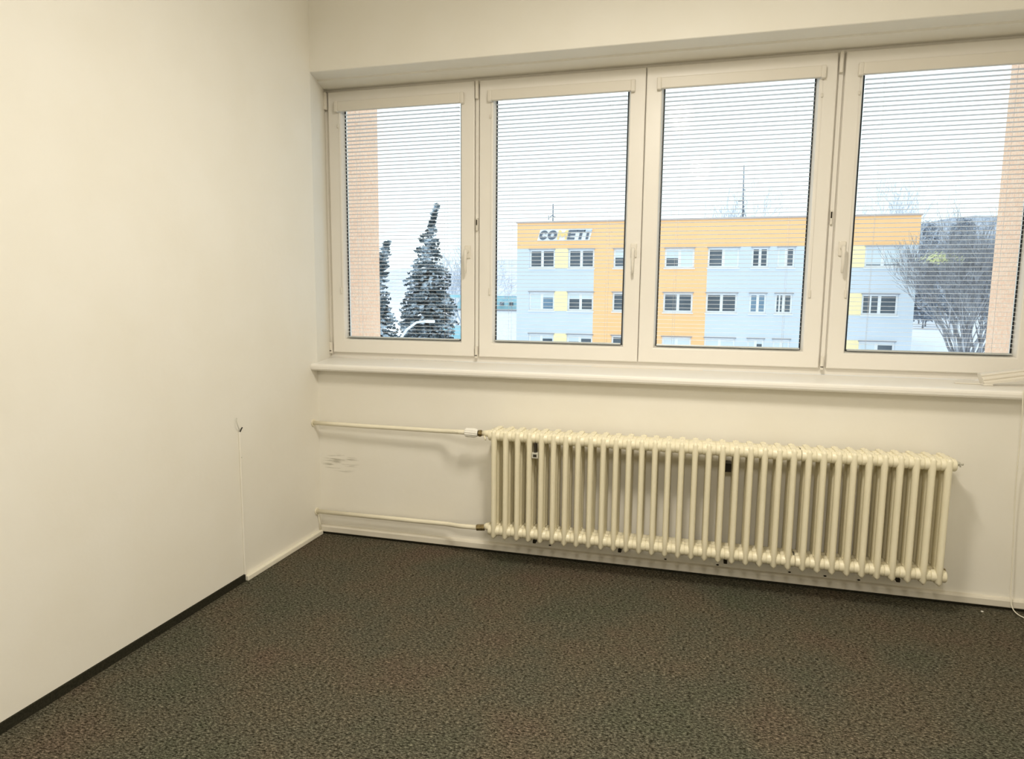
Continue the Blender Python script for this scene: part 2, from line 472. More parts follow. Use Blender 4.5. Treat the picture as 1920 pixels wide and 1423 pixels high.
def blind(a, b, label, cord_side):
    hx0 = a + 0.053; hx1 = hx0 + 0.782
    xc = (hx0 + hx1) / 2
    root = empty('window_blind', (xc, 0.30, 2.42), label, 'blind', 'slatted blinds on the casements')
    MB().rbox(hx0 + 0.02, hx1 - 0.02, 0.279, 0.3055, 2.397, 2.450, 0.004, 2).build('head_rail', m_pvc2, root)
    for x0, x1 in ((hx0, hx0 + 0.0215), (hx1 - 0.0215, hx1)):
        MB().rbox(x0, x1, 0.2775, 0.3055, 2.393, 2.452, 0.004, 2).build('end_cap', m_pvc2, root)
    s0, s1 = a + 0.0925, b - 0.0925
    ztop = 2.385; zend = 1.122
    sm = MB()
    n = int((ztop - zend) / PITCH_S)
    R = random.Random(int(a * 100) + 5)
    for k in range(n + 1):
        z = ztop - k * PITCH_S + R.uniform(-0.0006, 0.0006)
        pr = []
        tilt = 0.03
        for j in range(7):
            t = -1 + 2 * j / 6
            y = 0.3285 + t * 0.0122
            zz = z + 0.0014 * (1 - t * t) - t * 0.0122 * tilt
            pr.append((y, zz))
        poly = pr + [(y, zz - 0.0004) for y, zz in pr[::-1]]
        sm.extr(poly, s0, s1)
    sm.build('slats', m_slat, root)
    MB().rbox(s0, s1, 0.317, 0.340, 1.1035, 1.1120, 0.002, 2).build('bottom_rail', m_alu, root)
    for x in (a + 0.175, b - 0.175):
        MB().tube([(x - 0.004, 0.3155, 2.40), (x - 0.004, 0.3155, 1.112)], 0.00055, 6).tube([(x + 0.006, 0.3415, 2.40), (x + 0.006, 0.3415, 1.112)], 0.00055, 6).build('ladder_cord', m_cord, root)
    # side loop cord with its tensioner
    cx = b - 0.063 if cord_side == 'r' else a + 0.066
    MB().tube([(cx, 0.3045, 2.397), (cx + 0.001, 0.3045, 2.1), (cx, 0.3045, 1.40)], 0.0007, 6).build('operating_cord', m_pvc, root)
    MB().rbox(cx - 0.006, cx + 0.004, 0.296, 0.3055, 1.362, 1.402, 0.002, 1).build('cord_tensioner', m_pvc2, root)
    MB().rbox(cx - 0.005, cx + 0.003, 0.296, 0.3055, 2.310, 2.330, 0.002, 1).build('cord_guide', m_pvc2, root)
    return root


blind(*S[0], 'white slatted blind, leftmost of the four, in front of the snowy conifers', 'l')
blind(*S[1], 'white slatted blind, second from the left, in front of the lettered sign', 'l')
blind(*S[2], 'white slatted blind, third from the left, in front of the rooftop mast', 'r')
blind(*S[3], 'white slatted blind, rightmost of the four, above the ribbed bar on the sill', 'l')

# ------------------------------------------------------------------ radiator
RX, RP, NS = 1.0838, 0.060, 34
rad = empty('radiator', (RX + RP * 16.5, -0.125, 0.15), 'long cream cast iron column radiator under the window sill', 'radiator')


def section_bm():
    q = MB()
    # three columns deep, each with a faceted face
    for yc, dy in ((-0.180, 0.022), (-0.125, 0.0235), (-0.071, 0.022)):
        prof = [(0.0, -1.0), (0.50, -0.90), (0.95, -0.35), (1.0, 0.2), (0.8, 0.8), (0.3, 1.0), (-0.3, 1.0), (-0.8, 0.8), (-1.0, 0.2), (-0.95, -0.35), (-0.50, -0.90)]
        levels = [(0.1445, 0.08, 0.45), (0.150, 0.50, 0.80), (0.160, 1.0, 1.0), (0.24, 0.93, 0.96), (0.62, 0.93, 0.96), (0.668, 1.05, 1.0), (0.688, 0.95, 0.95), (0.697, 0.65, 0.8), (0.700, 0.15, 0.45)]
        n = len(prof); vs = []
        for z, sx, sy in levels:
            vs += [(px * 0.0145 * sx, yc + py * dy * sy, z) for px, py in prof]
        fs = []
        for i in range(len(levels) - 1):
            for k in range(n):
                fs.append((i * n + k, i * n + (k + 1) % n, (i + 1) * n + (k + 1) % n, (i + 1) * n + k))
        q.add(vs, fs, True)
        q.add(vs[:n], [tuple(range(n))]); q.add(vs[-n:], [tuple(range(n))])
    # solid heads joining the columns at top and bottom
    for za, zb, zl0, zl1 in ((0.644, 0.698, 0.655, 0.690), (0.152, 0.212, 0.165, 0.200)):
        poly = [(-0.190, zl0), (-0.178, za), (-0.070, za), (-0.056, zl0), (-0.056, zl1), (-0.066, zb), (-0.184, zb), (-0.192, zl1)]
        q.extr(poly, -0.0125, 0.0125)
    # hubs
    for zc in (0.6700, 0.1840):
        q.tube([(-0.0305, -0.125, zc), (-0.024, -0.125, zc), (0.024, -0.125, zc), (0.0305, -0.125, zc)], [0.0225, 0.0245, 0.0245, 0.0225], 18)
        q.tube([(-0.030, -0.168, zc), (-0.026, -0.168, zc), (0.026, -0.168, zc), (0.030, -0.168, zc)], [0.0240, 0.0262, 0.0262, 0.0240], 18)
        q.tube([(-0.030, -0.082, zc), (0.030, -0.082, zc)], 0.0225, 14)
    return q


sec0 = section_bm().build('radiator_section', m_rad, rad, org=(0, 0, 0))
base = Vector(rad.location)
sec0.location = Vector((RX, 0, 0)) - base
for k in range(1, NS):
    c = sec0.copy()
    col.objects.link(c); c.parent = rad
    gap = 0.0 if k < 24 else 0.0015
    c.location = Vector((RX + RP * k + gap, 0, 0)) - base
xe = RX + RP * (NS - 1)
# valve, union, plugs
vt = MB()
vx, vy, vz = 0.962, -0.135, 0.669
prof = [(0.915, 0.004), (0.917, 0.019), (0.921, 0.0225), (0.962, 0.0235), (0.975, 0.021), (0.985, 0.015)]
n = 36; vs = []; fs = []
for x, rr in prof:
    for k in range(n):
        an = 2 * math.pi * k / n
        q = rr * (0.90 if (k % 3 == 0 and 0.919 < x < 0.976) else 1.0)
        vs.append((x, vy + math.cos(an) * q, vz + math.sin(an) * q))
for i in range(len(prof) - 1):
    for k in range(n):
        fs.append((i * n + k, i * n + (k + 1) % n, (i + 1) * n + (k + 1) % n, (i + 1) * n + k))
fs.append(tuple(range(n)))
vt.add(vs, fs)
vb = MB().tube([(0.983, vy, vz), (1.006, vy, vz)], 0.0125, 12).tube([(0.990, vy, vz), (1.002, vy, vz)], 0.018, 6, smooth=False)
vbo = vb.build('valve_body', m_brass, rad)
vt.build('thermostat_head', m_valve, vbo)
MB().tube([(1.004, -0.130, 0.669), (1.028, -0.127, 0.669), (1.054, -0.125, 0.669)], [0.0125, 0.016, 0.021], 14).tube([(1.012, -0.13, 0.664), (1.030, -0.15, 0.640)], 0.004, 8).build('inlet_bushing', m_rad, rad)
MB().tube([(0.976, -0.125, 0.172), (1.018, -0.125, 0.176)], 0.0165, 6, smooth=False).build('return_union', m_brass, rad)
MB().tube([(1.018, -0.125, 0.178), (1.030, -0.125, 0.182), (1.054, -0.125, 0.186)], [0.013, 0.019, 0.022], 14).build('outlet_bushing', m_rad, rad)
MB().tube([(xe + 0.028, -0.125, 0.669), (xe + 0.040, -0.125, 0.669), (xe + 0.046, -0.125, 0.669)], [0.021, 0.021, 0.014], 8, smooth=False).build('blanking_plug', m_rad, rad)
bp = MB().tube([(xe + 0.046, -0.125, 0.669), (xe + 0.056, -0.125, 0.669)], 0.011, 6, smooth=False).tube([(xe + 0.056, -0.125, 0.669), (xe + 0.074, -0.125, 0.666)], 0.0045, 8).tube([(xe + 0.060, -0.125, 0.676), (xe + 0.062, -0.130, 0.655)], 0.003, 6)
bp.build('air_vent', m_grey, rad)
MB().tube([(xe + 0.028, -0.125, 0.186), (xe + 0.042, -0.125, 0.186)], [0.021, 0.017], 8, smooth=False).build('blanking_plug', m_brass, rad)
# seam packing between the two joined blocks
for zz in (0.669, 0.186):
    MB().tube([(RX + RP * 23.5 + 0.0002, -0.125, zz), (RX + RP * 23.5 + 0.0015, -0.125, zz)], 0.0262, 18).build('joint_gasket', m_dark, rad)
# heat meter clipped between two columns
# brackets
for x in (1.268, 1.703, 2.205, 2.945):
    k = MB().rbox(x - 0.008, x + 0.008, -0.072, 0.000, 0.098, 0.116, 0.002, 1).rbox(x - 0.004, x + 0.004, -0.072, -0.062, 0.110, 0.150, 0.001, 1)
    k.build('support_bracket', m_dark, rad)
hook = MB().rbox(2.176, 2.212, -0.060, 0.0, 0.572, 0.586, 0.001, 1).rbox(2.176, 2.212, -0.066, -0.056, 0.545, 0.586, 0.001, 1)
hook.build('wall_hook', m_dark, rad)
MB().rbox(1.287, 1.300, -0.188, -0.165, 0.600, 0.648, 0.002, 1).build('meter_clip', m_dark, rad)
m1 = MB().rbox(1.2775, 1.3105, -0.197, -0.165, 0.574, 0.602, 0.003, 2).build('heat_meter', m_grey, rad)
MB().box(1.286, 1.303, -0.1977, -0.1969, 0.582, 0.595).build('meter_dial', m_dark, m1)

# ------------------------------------------------------------------ heating pipes
pm = MB().tube([(0.0, -0.062, 0.652), (0.20, -0.062, 0.652), (0.30, -0.070, 0.653), (0.76, -0.078, 0.6555), (0.80, -0.088, 0.658), (0.85, -0.120, 0.6655), (0.88, -0.134, 0.669), (0.914, -0.135, 0.669)], 0.0115, 14)
pu = empty('heating_pipe', (0, -0.062, 0.652), 'upper cream heating pipe running from the corner to the radiator thermostat', 'pipe')
pm.build('pipe_run', m_pipe, pu)
MB().tube([(0.0005, -0.062, 0.652), (0.006, -0.062, 0.652)], 0.020, 16).build('wall_rosette', m_pipe, pu)
MB().tube([(0.868, -0.130, 0.6675), (0.886, -0.135, 0.669)], 0.0125, 6, smooth=False).build('compression_nut', m_pipe, pu)
pm = MB().tube([(0.0, -0.050, 0.143), (0.60, -0.052, 0.146), (0.78, -0.060, 0.150), (0.82, -0.075, 0.154), (0.87, -0.112, 0.165), (0.90, -0.124, 0.170), (0.9755, -0.125, 0.172)], 0.0120, 14)
pl = empty('heating_pipe', (0, -0.050, 0.143), 'lower cream heating pipe running above the baseboard to the foot of the radiator', 'pipe')
pm.build('pipe_run', m_pipe, pl)
MB().tube([(0.0005, -0.050, 0.143), (0.006, -0.050, 0.143)], 0.020, 16).build('wall_rosette', m_pipe, pl)

# thin cable from the lower pipe entry down the corner
MB().tube([(0.006, -0.044, 0.128), (0.006, -0.028, 0.075), (0.006, -0.024, 0.027)], 0.005, 8).build('corner_cable', m_trunk, None, (0.006, -0.024, 0.027), label='short cream cable climbing the room corner below the lower heating pipe', cat='cable')

# vertical cable cover on the left wall with loose wire ends at the top
cc = empty('cable_cover', (0, -0.685, 0.027), 'slim painted vertical cable strip on the left wall with loose wire ends on top', 'cable cover')
MB().rbox(0.0, 0.0085, -0.692, -0.679, 0.028, 0.722, 0.003, 2).build('cover_strip', m_wall, cc)
MB().tube([(0.0035, -0.690, 0.720), (0.010, -0.695, 0.735), (0.016, -0.712, 0.755), (0.014, -0.716, 0.775), (0.009, -0.708, 0.790)], 0.0014, 6).build('loose_wire', m_grey, cc)
MB().tube([(0.0035, -0.685, 0.715), (0.012, -0.683, 0.735), (0.016, -0.680, 0.742)], 0.003, 6).build('wire_end', m_dark, cc)
MB().tube([(0.0085, -0.6855, 0.600), (0.0095, -0.6855, 0.600)], 0.003, 8).build('cover_nail', m_grey, cc)

# drill holes low on the window wall
holes = [(1.336, 0.070), (1.924, 0.062), (1.962, 0.100), (2.173, 0.062), (2.501, 0.064), (2.657, 0.064), (2.801, 0.062)]
h0 = None
lab = ['dark drill hole low on the window wall below the left third of the radiator', 'left one of two close dark drill holes below the middle of the radiator',
       'higher one of two close dark drill holes below the middle of the radiator', 'dark drill hole just right of the middle support bracket of the radiator',
       'dark drill hole below the seam in the radiator', 'dark drill hole third from the right below the radiator', 'rightmost dark drill hole above the baseboard below the radiator']
for (x, z), l_ in zip(holes, lab):
    an = [2 * math.pi * k / 10 for k in range(10)]
    MB().extry([(x + math.cos(t) * 0.0055 * (1.5 if i_ % 2 else 1), z + math.sin(t) * 0.0035) for i_, t in enumerate(an)], -0.0012, 0.0).build('drill_hole', m_hole, None, (x, 0, z), label=l_, cat='hole', group='drill holes under the radiator')

# ------------------------------------------------------------------ things at the right end of the sill
bar = empty('ribbed_bar', (3.27, 0.12, 0.981), 'white ribbed plastic bar leaning up at the right end of the window sill', 'plastic bar')
bmx = MB()
pr = [(-0.028, 0.000), (-0.030, 0.010), (-0.024, 0.014), (-0.024, 0.018), (-0.029, 0.022), (-0.029, 0.028), (-0.022, 0.032), (-0.022, 0.036), (-0.026, 0.040), (-0.018, 0.046), (0.020, 0.046), (0.026, 0.038), (0.026, 0.004), (0.020, 0.0)]
L0 = Vector((3.270, 0.125, 0.984)); L1 = Vector((3.60, 0.135, 1.044))
vs = []
for P_, sx in ((L0, -1), (L1, 1)):
    for y, z in pr:
        vs.append((P_.x + z * (-0.35 if sx < 0 else 0), P_.y + y, P_.z + z))
n = len(pr)
bmx.add(vs, [tuple(range(n)), tuple(range(n, 2 * n))[::-1]] + [(i, n + i, n + (i + 1) % n, (i + 1) % n) for i in range(n)])
bmx.build('bar_body', m_pvc2, bar)
MB().rbox(3.262, 3.30, 0.088, 0.122, 0.9815, 0.989, 0.002, 2).build('bar_foot', m_pvc2, bar)
MB().rbox(3.165, 3.30, 0.128, 0.150, 0.9812, 0.9875, 0.002, 1).build('plastic_strip', m_pvc2, None, (3.23, 0.14, 0.981), label='short thin white plastic strip lying flat on the sill beside the ribbed bar', cat='plastic strip')
# white cord hanging from the sill down to the carpet
pts = [(3.42, 0.02, 0.984), (3.375, -0.03, 0.985), (3.352, -0.068, 0.984), (3.347, -0.078, 0.972), (3.350, -0.080, 0.90), (3.361, -0.060, 0.78), (3.372, -0.035, 0.60), (3.385, -0.024, 0.40), (3.396, -0.022, 0.20), (3.398, -0.028, 0.09),
       (3.402, -0.045, 0.030), (3.425, -0.070, 0.006), (3.47, -0.105, 0.004), (3.53, -0.13, 0.004), (3.58, -0.11, 0.004)]
sp = []
for i in range(len(pts) - 1):
    p0 = Vector(pts[max(i - 1, 0)]); p1 = Vector(pts[i]); p2 = Vector(pts[i + 1]); p3 = Vector(pts[min(i + 2, len(pts) - 1)])
    for s in range(4):
        t = s / 4
        sp.append(0.5 * ((2 * p1) + (-p0 + p2) * t + (2 * p0 - 5 * p1 + 4 * p2 - p3) * t * t + (-p0 + 3 * p1 - 3 * p2 + p3) * t ** 3))
sp.append(Vector(pts[-1]))
MB().tube(sp, 0.0022, 8).build('hanging_cord', m_trunk, None, (3.40, -0.03, 0.0), label='thin white cord hanging from the sill and curling onto the carpet at the right edge', cat='cord')
MB().rbox(3.281, 3.290, -0.062, -0.054, 0.0, 0.004, 0.001, 1).build('paper_scrap', m_valve, None, (3.285, -0.058, 0), label='tiny white scrap lying on the carpet near the right end of the radiator', cat='scrap')

# ------------------------------------------------------------------ ceiling lamp above the picture, plus an unseen fill light added behind
for i, (loc, ln, pw, pb) in enumerate(LAMPS):
    r_ = empty('ceiling_and_fill_light', (loc[0], loc[1], CEIL), ['white ceiling light nearest the window, above the picture', 'unseen fill light added at the back of the room'][i], 'ceiling light')
    MB().rbox(loc[0] - 0.12, loc[0] + 0.12, loc[1] - ln / 2, loc[1] + ln / 2, CEIL - 0.155, CEIL, 0.006, 2).build('housing', m_pvc, r_)
    ld = bpy.data.lights.new('lamp_tube', 'AREA'); ld.shape = 'RECTANGLE'; ld.size = 0.20; ld.size_y = ln - 0.05
    ld.energy = pw; ld.color = LAMP_COL
    lo = bpy.data.objects.new('lamp_tube', ld); link(lo, r_); lo.location = (0, 0, -0.165)
    pd = bpy.data.lights.new('side_fill', 'POINT'); pd.energy = pb; pd.color = LAMP_COL; pd.shadow_soft_size = 0.07  # added point light for sideways spill, lifts the lintel and frames
    po = bpy.data.objects.new('side_fill', pd); link(po, r_); po.location = (0, 0, -0.245)

# ================================================================== OUTDOORS
GZ = -7.0


def hgt(x, y):
    s = min(max((y - 85) / 75, 0), 1); s = s * s * (3 - 2 * s)
    t = min(max((x + 60) / 110, 0), 1)
    A = 15.5 + 9.5 * t
    bx = min(max((x - 17.2) / 3, 0), 1); by = min(max((y - 46) / 16, 0), 1)
    bank = 5.1 * bx * bx * (3 - 2 * bx) * by * by * (3 - 2 * by)      # snowy bank east of the office building
    return GZ + max(s * A + (math.sin(x * 0.13) + math.sin(x * 0.31 + y * 0.1)) * 0.5 * s, bank)


tr = MB()
nx, ny = 130, 100
vs = [(-130 + 260 * i / nx, 3 + 247 * j / ny, hgt(-130 + 260 * i / nx, 3 + 247 * j / ny)) for j in range(ny + 1) for i in range(nx + 1)]
fs = [(j * (nx + 1) + i, j * (nx + 1) + i + 1, (j + 1) * (nx + 1) + i + 1, (j + 1) * (nx + 1) + i) for j in range(ny) for i in range(nx)]
tr.add(vs, fs, True)
tr.build('ground_hills', m_hill, kind='structure')

# orange ribs of our own facade on either side of the window
PIER = 'facade ribs flanking the window'
MB().box(-0.70, -0.058, 0.402, 0.90, GZ, 4.0).build('facade_rib', m_stucco, None, (-0.3, 0.65, GZ), label='rough orange rendered facade rib outside the left blind', cat='facade rib', group=PIER)
MB().box(3.550, 4.20, 0.402, 0.90, GZ, 4.0).build('facade_rib', m_stucco, None, (3.8, 0.65, GZ), label='rough orange rendered facade rib outside the right blind', cat='facade rib', group=PIER)

# ------------------------------------------------------------------ the office building opposite
BY = 48.0
bld = empty('office_building', (2.4, BY + 6, GZ), 'long flat-roofed building across the yard in pale blue, orange and yellow', 'building')
X0, X1 = -11.57, 16.33
ZBAND, ZTOP = 5.12, 7.12
wins = []
for r_i, zt in enumerate((5.03, 1.78, -1.47, -4.72)):
    for c_i, (xa, xb) in enumerate(((-10.57, -8.56), (-7.52, -5.52), (-4.08, -2.10), (-0.32, 1.80), (2.73, 4.90), (5.73, 6.88), (7.46, 8.62), (9.95, 12.08), (13.07, 15.34))):
        wins.append((r_i, c_i, xa, xb, zt - 1.44, zt))


def wall_grid(xs0, xs1, zs0, zs1, y0, y1):
    """wall slab with window openings cut out"""
    q = MB()
    ws = [w_ for w_ in wins if w_[2] < xs1 and w_[3] > xs0 and w_[4] < zs1 and w_[5] > zs0]
    xs = sorted({xs0, xs1} | {min(max(a, xs0), xs1) for w_ in ws for a in (w_[2], w_[3])})
    zs = sorted({zs0, zs1} | {min(max(a, zs0), zs1) for w_ in ws for a in (w_[4], w_[5])})
    for i in range(len(xs) - 1):
        for j in range(len(zs) - 1):
            cx, cz = (xs[i] + xs[i + 1]) / 2, (zs[j] + zs[j + 1]) / 2
            if any(w_[2] < cx < w_[3] and w_[4] < cz < w_[5] for w_ in ws): continue
            q.box(xs[i], xs[i + 1], y0, y1, zs[j], zs[j + 1])
    return q


wall_grid(X0, -5.53, GZ, ZBAND, BY, BY + 0.4).build('blue_wall', m_bgrey, bld)
wall_grid(2.73, X1, GZ, ZBAND, BY, BY + 0.4).build('blue_wall', m_bgrey, bld)
wall_grid(-5.53, 2.73, GZ, ZBAND, BY, BY + 0.4).build('orange_wall', m_borange, bld)
MB().box(X0, X1, BY, BY + 0.4, ZBAND, ZTOP - 0.08).build('orange_band', m_borange, bld)
MB().box(X0 - 0.08, X1 + 0.08, BY - 0.08, BY + 12.1, ZTOP - 0.08, ZTOP + 0.02).build('roof_edge', m_roofedge, bld)
MB().box(X0, X1, BY + 0.9, BY + 12, GZ, ZTOP - 0.08).build('building_core', m_bgrey, bld)
for r_i, zt in enumerate((5.03, 1.78, -1.47, -4.72)):
    for xa, xb in ((-8.56, -7.52), (12.08, 13.07)):
        MB().box(xa, xb, BY - 0.03, BY, zt - 1.44, zt + 0.06).build('yellow_panel', m_byellow, bld)
shades = {(0, 2): (.45, .9), (0, 3): (.50, 1), (0, 4): (0, 1), (0, 6): (1, 0), (0, 8): (.95, .95), (1, 0): (1, .25), (1, 1): (.33, .33), (2, 0): (.75, .2),
          (2, 1): (.35, .15), (2, 3): (1, 1), (2, 4): (1, 1), (2, 5): (.6, .2), (2, 6): (.9, .9), (2, 8): (1, .1)}
for r_i, c_i, xa, xb, z0, z1 in wins:
    fy = BY + 0.12
    w_ = MB()
    cxm = (xa + xb) / 2; nar = (xb - xa) < 1.5
    mh = 0.10 if not nar else 0.09
    t = 0.13
    w_.box(xa, xb, fy, fy + 0.08, z0, z0 + 0.16).box(xa, xb, fy, fy + 0.08, z1 - t, z1).box(xa, xa + t, fy, fy + 0.08, z0 + 0.16, z1 - t).box(xb - t, xb, fy, fy + 0.08, z0 + 0.16, z1 - t)
    w_.box(cxm - mh, cxm + mh, fy, fy + 0.08, z0 + 0.16, z1 - t)
    wo = w_.build('window_frame', m_bwhite, bld)
    MB().box(xa - 0.06, xb + 0.06, BY - 0.10, BY + 0.10, z0 - 0.07, z0).build('window_ledge', m_bwhite, wo)
    MB().box(xa - 0.06, xb + 0.06, BY - 0.09, BY + 0.05, z1, z1 + 0.06).build('head_shadow_strip', m_eaves_shadow, wo)  # dark strip stands in for the shadow line over the window
    for side, (pa, pb) in enumerate(((xa + t, cxm - mh), (cxm + mh, xb - t))):
        mm = m_bblue if (r_i, c_i) in ((1, 5), (1, 0)) else m_bdark
        MB().box(pa, pb, fy + 0.03, fy + 0.05, z0 + 0.16, z1 - t).build('pane', mm, wo)
        s_ = shades.get((r_i, c_i), (0, 0))[side]
        if s_ > 0:
            hh = (z1 - t) - (z0 + 0.16)
            MB().box(pa, pb, fy + 0.015, fy + 0.028, z1 - t - hh * s_, z1 - t).build('roller_shade', m_bshade, wo)
        if (r_i, c_i) in ((1, 6), (1, 8)) and side == 0:
            xm_ = (pa + pb) / 2
            MB().box(xm_ - 0.05, xm_ + 0.05, fy + 0.01, fy + 0.03, z0 + 0.16, z1 - t).build('inner_mullion', m_bwhite, wo)

# the lettered sign on the orange band
sg = empty('wall_sign', (-7.8, BY, 5.74), 'dark slanted capital letters with white edging on the orange roof band', 'sign')
ZS0, ZS1 = 5.76, 6.46
HS = ZS1 - ZS0


def glyph(ch, x, wd):
    """list of polygons in unit box, before slant"""
    t = 0.26
    P = []
    if ch in 'CO':
        n_ = 20
        a0, a1 = (0, 2 * math.pi) if ch == 'O' else (0.55, 2 * math.pi - 0.55)
        for k in range(n_):
            ta = a0 + (a1 - a0) * k / n_; tb = a0 + (a1 - a0) * (k + 1) / n_
            P.append([(0.5 + 0.5 * math.cos(ta), 0.5 + 0.5 * math.sin(ta)), (0.5 + 0.5 * math.cos(tb), 0.5 + 0.5 * math.sin(tb)),
                      (0.5 + 0.22 * math.cos(tb), 0.5 + 0.20 * math.sin(tb)), (0.5 + 0.22 * math.cos(ta), 0.5 + 0.20 * math.sin(ta))])
    elif ch == 'M':
        P = [[(0, 0), (.2, 0), (.2, 1), (0, 1)], [(.8, 0), (1, 0), (1, 1), (.8, 1)], [(.2, 1), (.2, .62), (.5, .2), (.5, .6)], [(.8, 1), (.5, .6), (.5, .2), (.8, .62)]]
    elif ch == 'E':
        P = [[(0, 0), (t, 0), (t, .74), (0, .74)], [(t, 0), (.9, 0), (.9, .2), (t, .2)], [(t, .42), (.88, .42), (.88, .62), (t, .62)], [(0, .80), (1.12, .80), (1.12, 1), (0, 1)]]
    elif ch == 'T':
        P = [[(.36, 0), (.68, 0), (.68, .74), (.36, .74)], [(.0, .80), (1, .80), (1, 1), (.0, 1)]]
    out = []
    for pl_ in P:
        out.append([(x + a * wd + 0.22 * b * HS, ZS0 + b * HS) for a, b in pl_])
    return out


back = MB()
back.extry([(-9.98, 5.66), (-5.92, 5.66), (-5.70, 6.56), (-9.72, 6.56)], BY - 0.04, BY)
back.build('sign_backing', m_signwhite, sg)
for ch, x, wd, mm in (('C', -9.86, 0.66, m_signdark), ('O', -9.20, 0.70, m_signdark), ('M', -8.42, 0.74, m_signyellow), ('E', -7.62, 0.60, m_signdark), ('T', -6.98, 0.62, m_signdark), ('T', -6.42, 0.56, m_signdark)):
    q = MB()
    gl = glyph(ch, x, wd)
    for pl_ in gl[:1] if x == -6.42 else gl: q.extry(pl_, BY - 0.12, BY - 0.045)
    lo_ = q.build('sign_letter', mm, sg)
    if x == -6.42: MB().extry(gl[1], BY - 0.12, BY - 0.045).build('letter_bar', m_signpale, lo_)

# roof masts
mt = empty('antenna_mast', (5.2, 51, ZTOP), 'tall thin antenna mast on the roof, seen through the third blind', 'antenna')
q = MB().tube([(5.20, 51, ZTOP + 0.025), (5.12, 51, 9.4), (5.08, 51, 11.3)], [0.06, 0.045, 0.03], 8)
q.build('mast_pole', m_mast, mt)
q = MB()
for z, l_, s_ in ((10.6, 0.14, -1), (9.5, 0.16, 1), (8.7, 0.32, -1), (8.3, 0.14, 1)):
    q.tube([(5.12, 51, z), (5.12 + s_ * l_, 51, z - 0.02)], 0.035, 6)
q.tube([(5.2, 51, 8.1), (4.9, 50.9, ZTOP + 0.06)], 0.02, 6).tube([(5.2, 51, 8.1), (5.5, 50.9, ZTOP + 0.06)], 0.02, 6)
q.build('mast_arms', m_mast, mt)
mt = empty('antenna_mast', (-9.4, 51, ZTOP), 'short antenna mast on the roof behind the lettered sign', 'antenna')
MB().tube([(-9.4, 51, ZTOP + 0.025), (-9.4, 51, 8.85)], 0.045, 8).build('mast_pole', m_mast, mt)
MB().tube([(-9.4, 51, 8.0), (-9.75, 51, 7.75)], 0.03, 6).tube([(-9.4, 51, 7.9), (-9.15, 51, 7.8)], 0.03, 6).tube([(-9.75, 51, 7.6), (-9.75, 51, 7.95)], 0.03, 6).build('mast_arms', m_mast, mt)

# ------------------------------------------------------------------ trees
def conifer(x, y, top, rad_b, spire, label, seed):
    R = random.Random(seed)
    t = empty('snowy_conifer', (x, y, GZ), label, 'tree', 'snow dusted conifers outside the left blind')
    MB().tube([(x, y, GZ), (x, y, top - 1.6), (x + 0.52, y, top)], [0.22, 0.06, 0.02], 7).build('trunk', m_bark, t)
    q = MB()
    H = top - GZ
    z = top - 0.15
    while z > GZ + 1.0:
        f = (top - z)
        g = f / 7.3
        prof_ = [(0, 0.05), (0.16, 0.12), (0.20, 0.36), (0.38, 0.47), (0.45, 0.72), (0.7, 0.92), (1.0, 1.0), (9, 1.0)] if spire else [(0, .08), (.15, .3), (.5, .7), (1, 1), (9, 1)]
        for (g0, r0), (g1, r1) in zip(prof_, prof_[1:]):
            if g0 <= g <= g1: rr = rad_b * (r0 + (r1 - r0) * (g - g0) / (g1 - g0)) * (0.92 + 0.16 * R.random())
        cxs = x + 0.55 * max(0, 1 - f / 1.6)
        nb = int(6 + 10 * min(1, f / 5))
        for k in range(nb):
            an = R.uniform(0, 2 * math.pi)
            ca, sa = math.cos(an), math.sin(an)
            ln = rr * R.uniform(0.75, 1.12)
            m_ = max(3, int(ln / 0.13))
            for j in range(m_):
                s = (j + 0.6) / m_
                px = cxs + ca * ln * s; py = y + sa * ln * s; pz = z + 0.18 * s - 0.55 * ln * s * s * 0.6 + R.uniform(-.05, .05)
                sz = 0.06 + 0.07 * (1 - s * 0.4)
                for _ in range(2):
                    a2 = R.uniform(0, 6.28); tl = R.uniform(-0.5, 0.1)
                    dx, dy = math.cos(a2) * sz * 1.5, math.sin(a2) * sz * 1.5
                    q.add([(px - dx * .3, py - dy * .3, pz + 0.04), (px + dx, py + dy, pz + tl * sz), (px - dy * .5, py + dx * .5, pz - 0.05), (px + dx * .3, py + dy * .3, pz - 0.11)], [(0, 1, 3), (0, 3, 2)])
        z -= R.uniform(0.13, 0.22)
    q.build('needles', m_frost, t)


conifer(-11.62, 30, 6.1, 1.5, True, 'tall pointed snow dusted conifer seen through the leftmost blind', 3)
conifer(-12.55, 26, 3.9, 1.15, False, 'lower snow dusted conifer close beside the orange rib on the left', 5)
conifer(-14.2, 33.5, 1.9, 1.3, False, 'short wide snowy conifer between the two taller conifers', 8)


def grow(q, R, p, dr, ln, rad_, depth, spread, maxd, up=0.15):
    n_ = 3
    pts = [p]; cur = p.copy(); dd = dr.copy()
    for i in range(n_):
        dd = (dd + Vector((R.uniform(-1, 1), R.uniform(-1, 1), R.uniform(-.6, 1) + up)) * 0.16).normalized()
        cur = cur + dd * (ln / n_); pts.append(cur.copy())
    rr = [rad_ * (1 - 0.45 * i / n_) for i in range(n_ + 1)]
    q.tube(pts, rr, 5 if depth < 2 else 3, cap=False)
    if depth >= maxd: return
    kids = R.choice((2, 3, 3)) if depth > 0 else 4
    for k in range(kids):
        i = R.choice((1, 2, 3)) if k else 3
        nd = (dd + Vector((R.uniform(-1, 1), R.uniform(-1, 1), R.uniform(-.3, .7))) * spread).normalized()
        grow(q, R, pts[i], nd, ln * R.uniform(0.62, 0.82), max(rr[i] * 0.62, 0.012), depth + 1, spread, maxd, up)


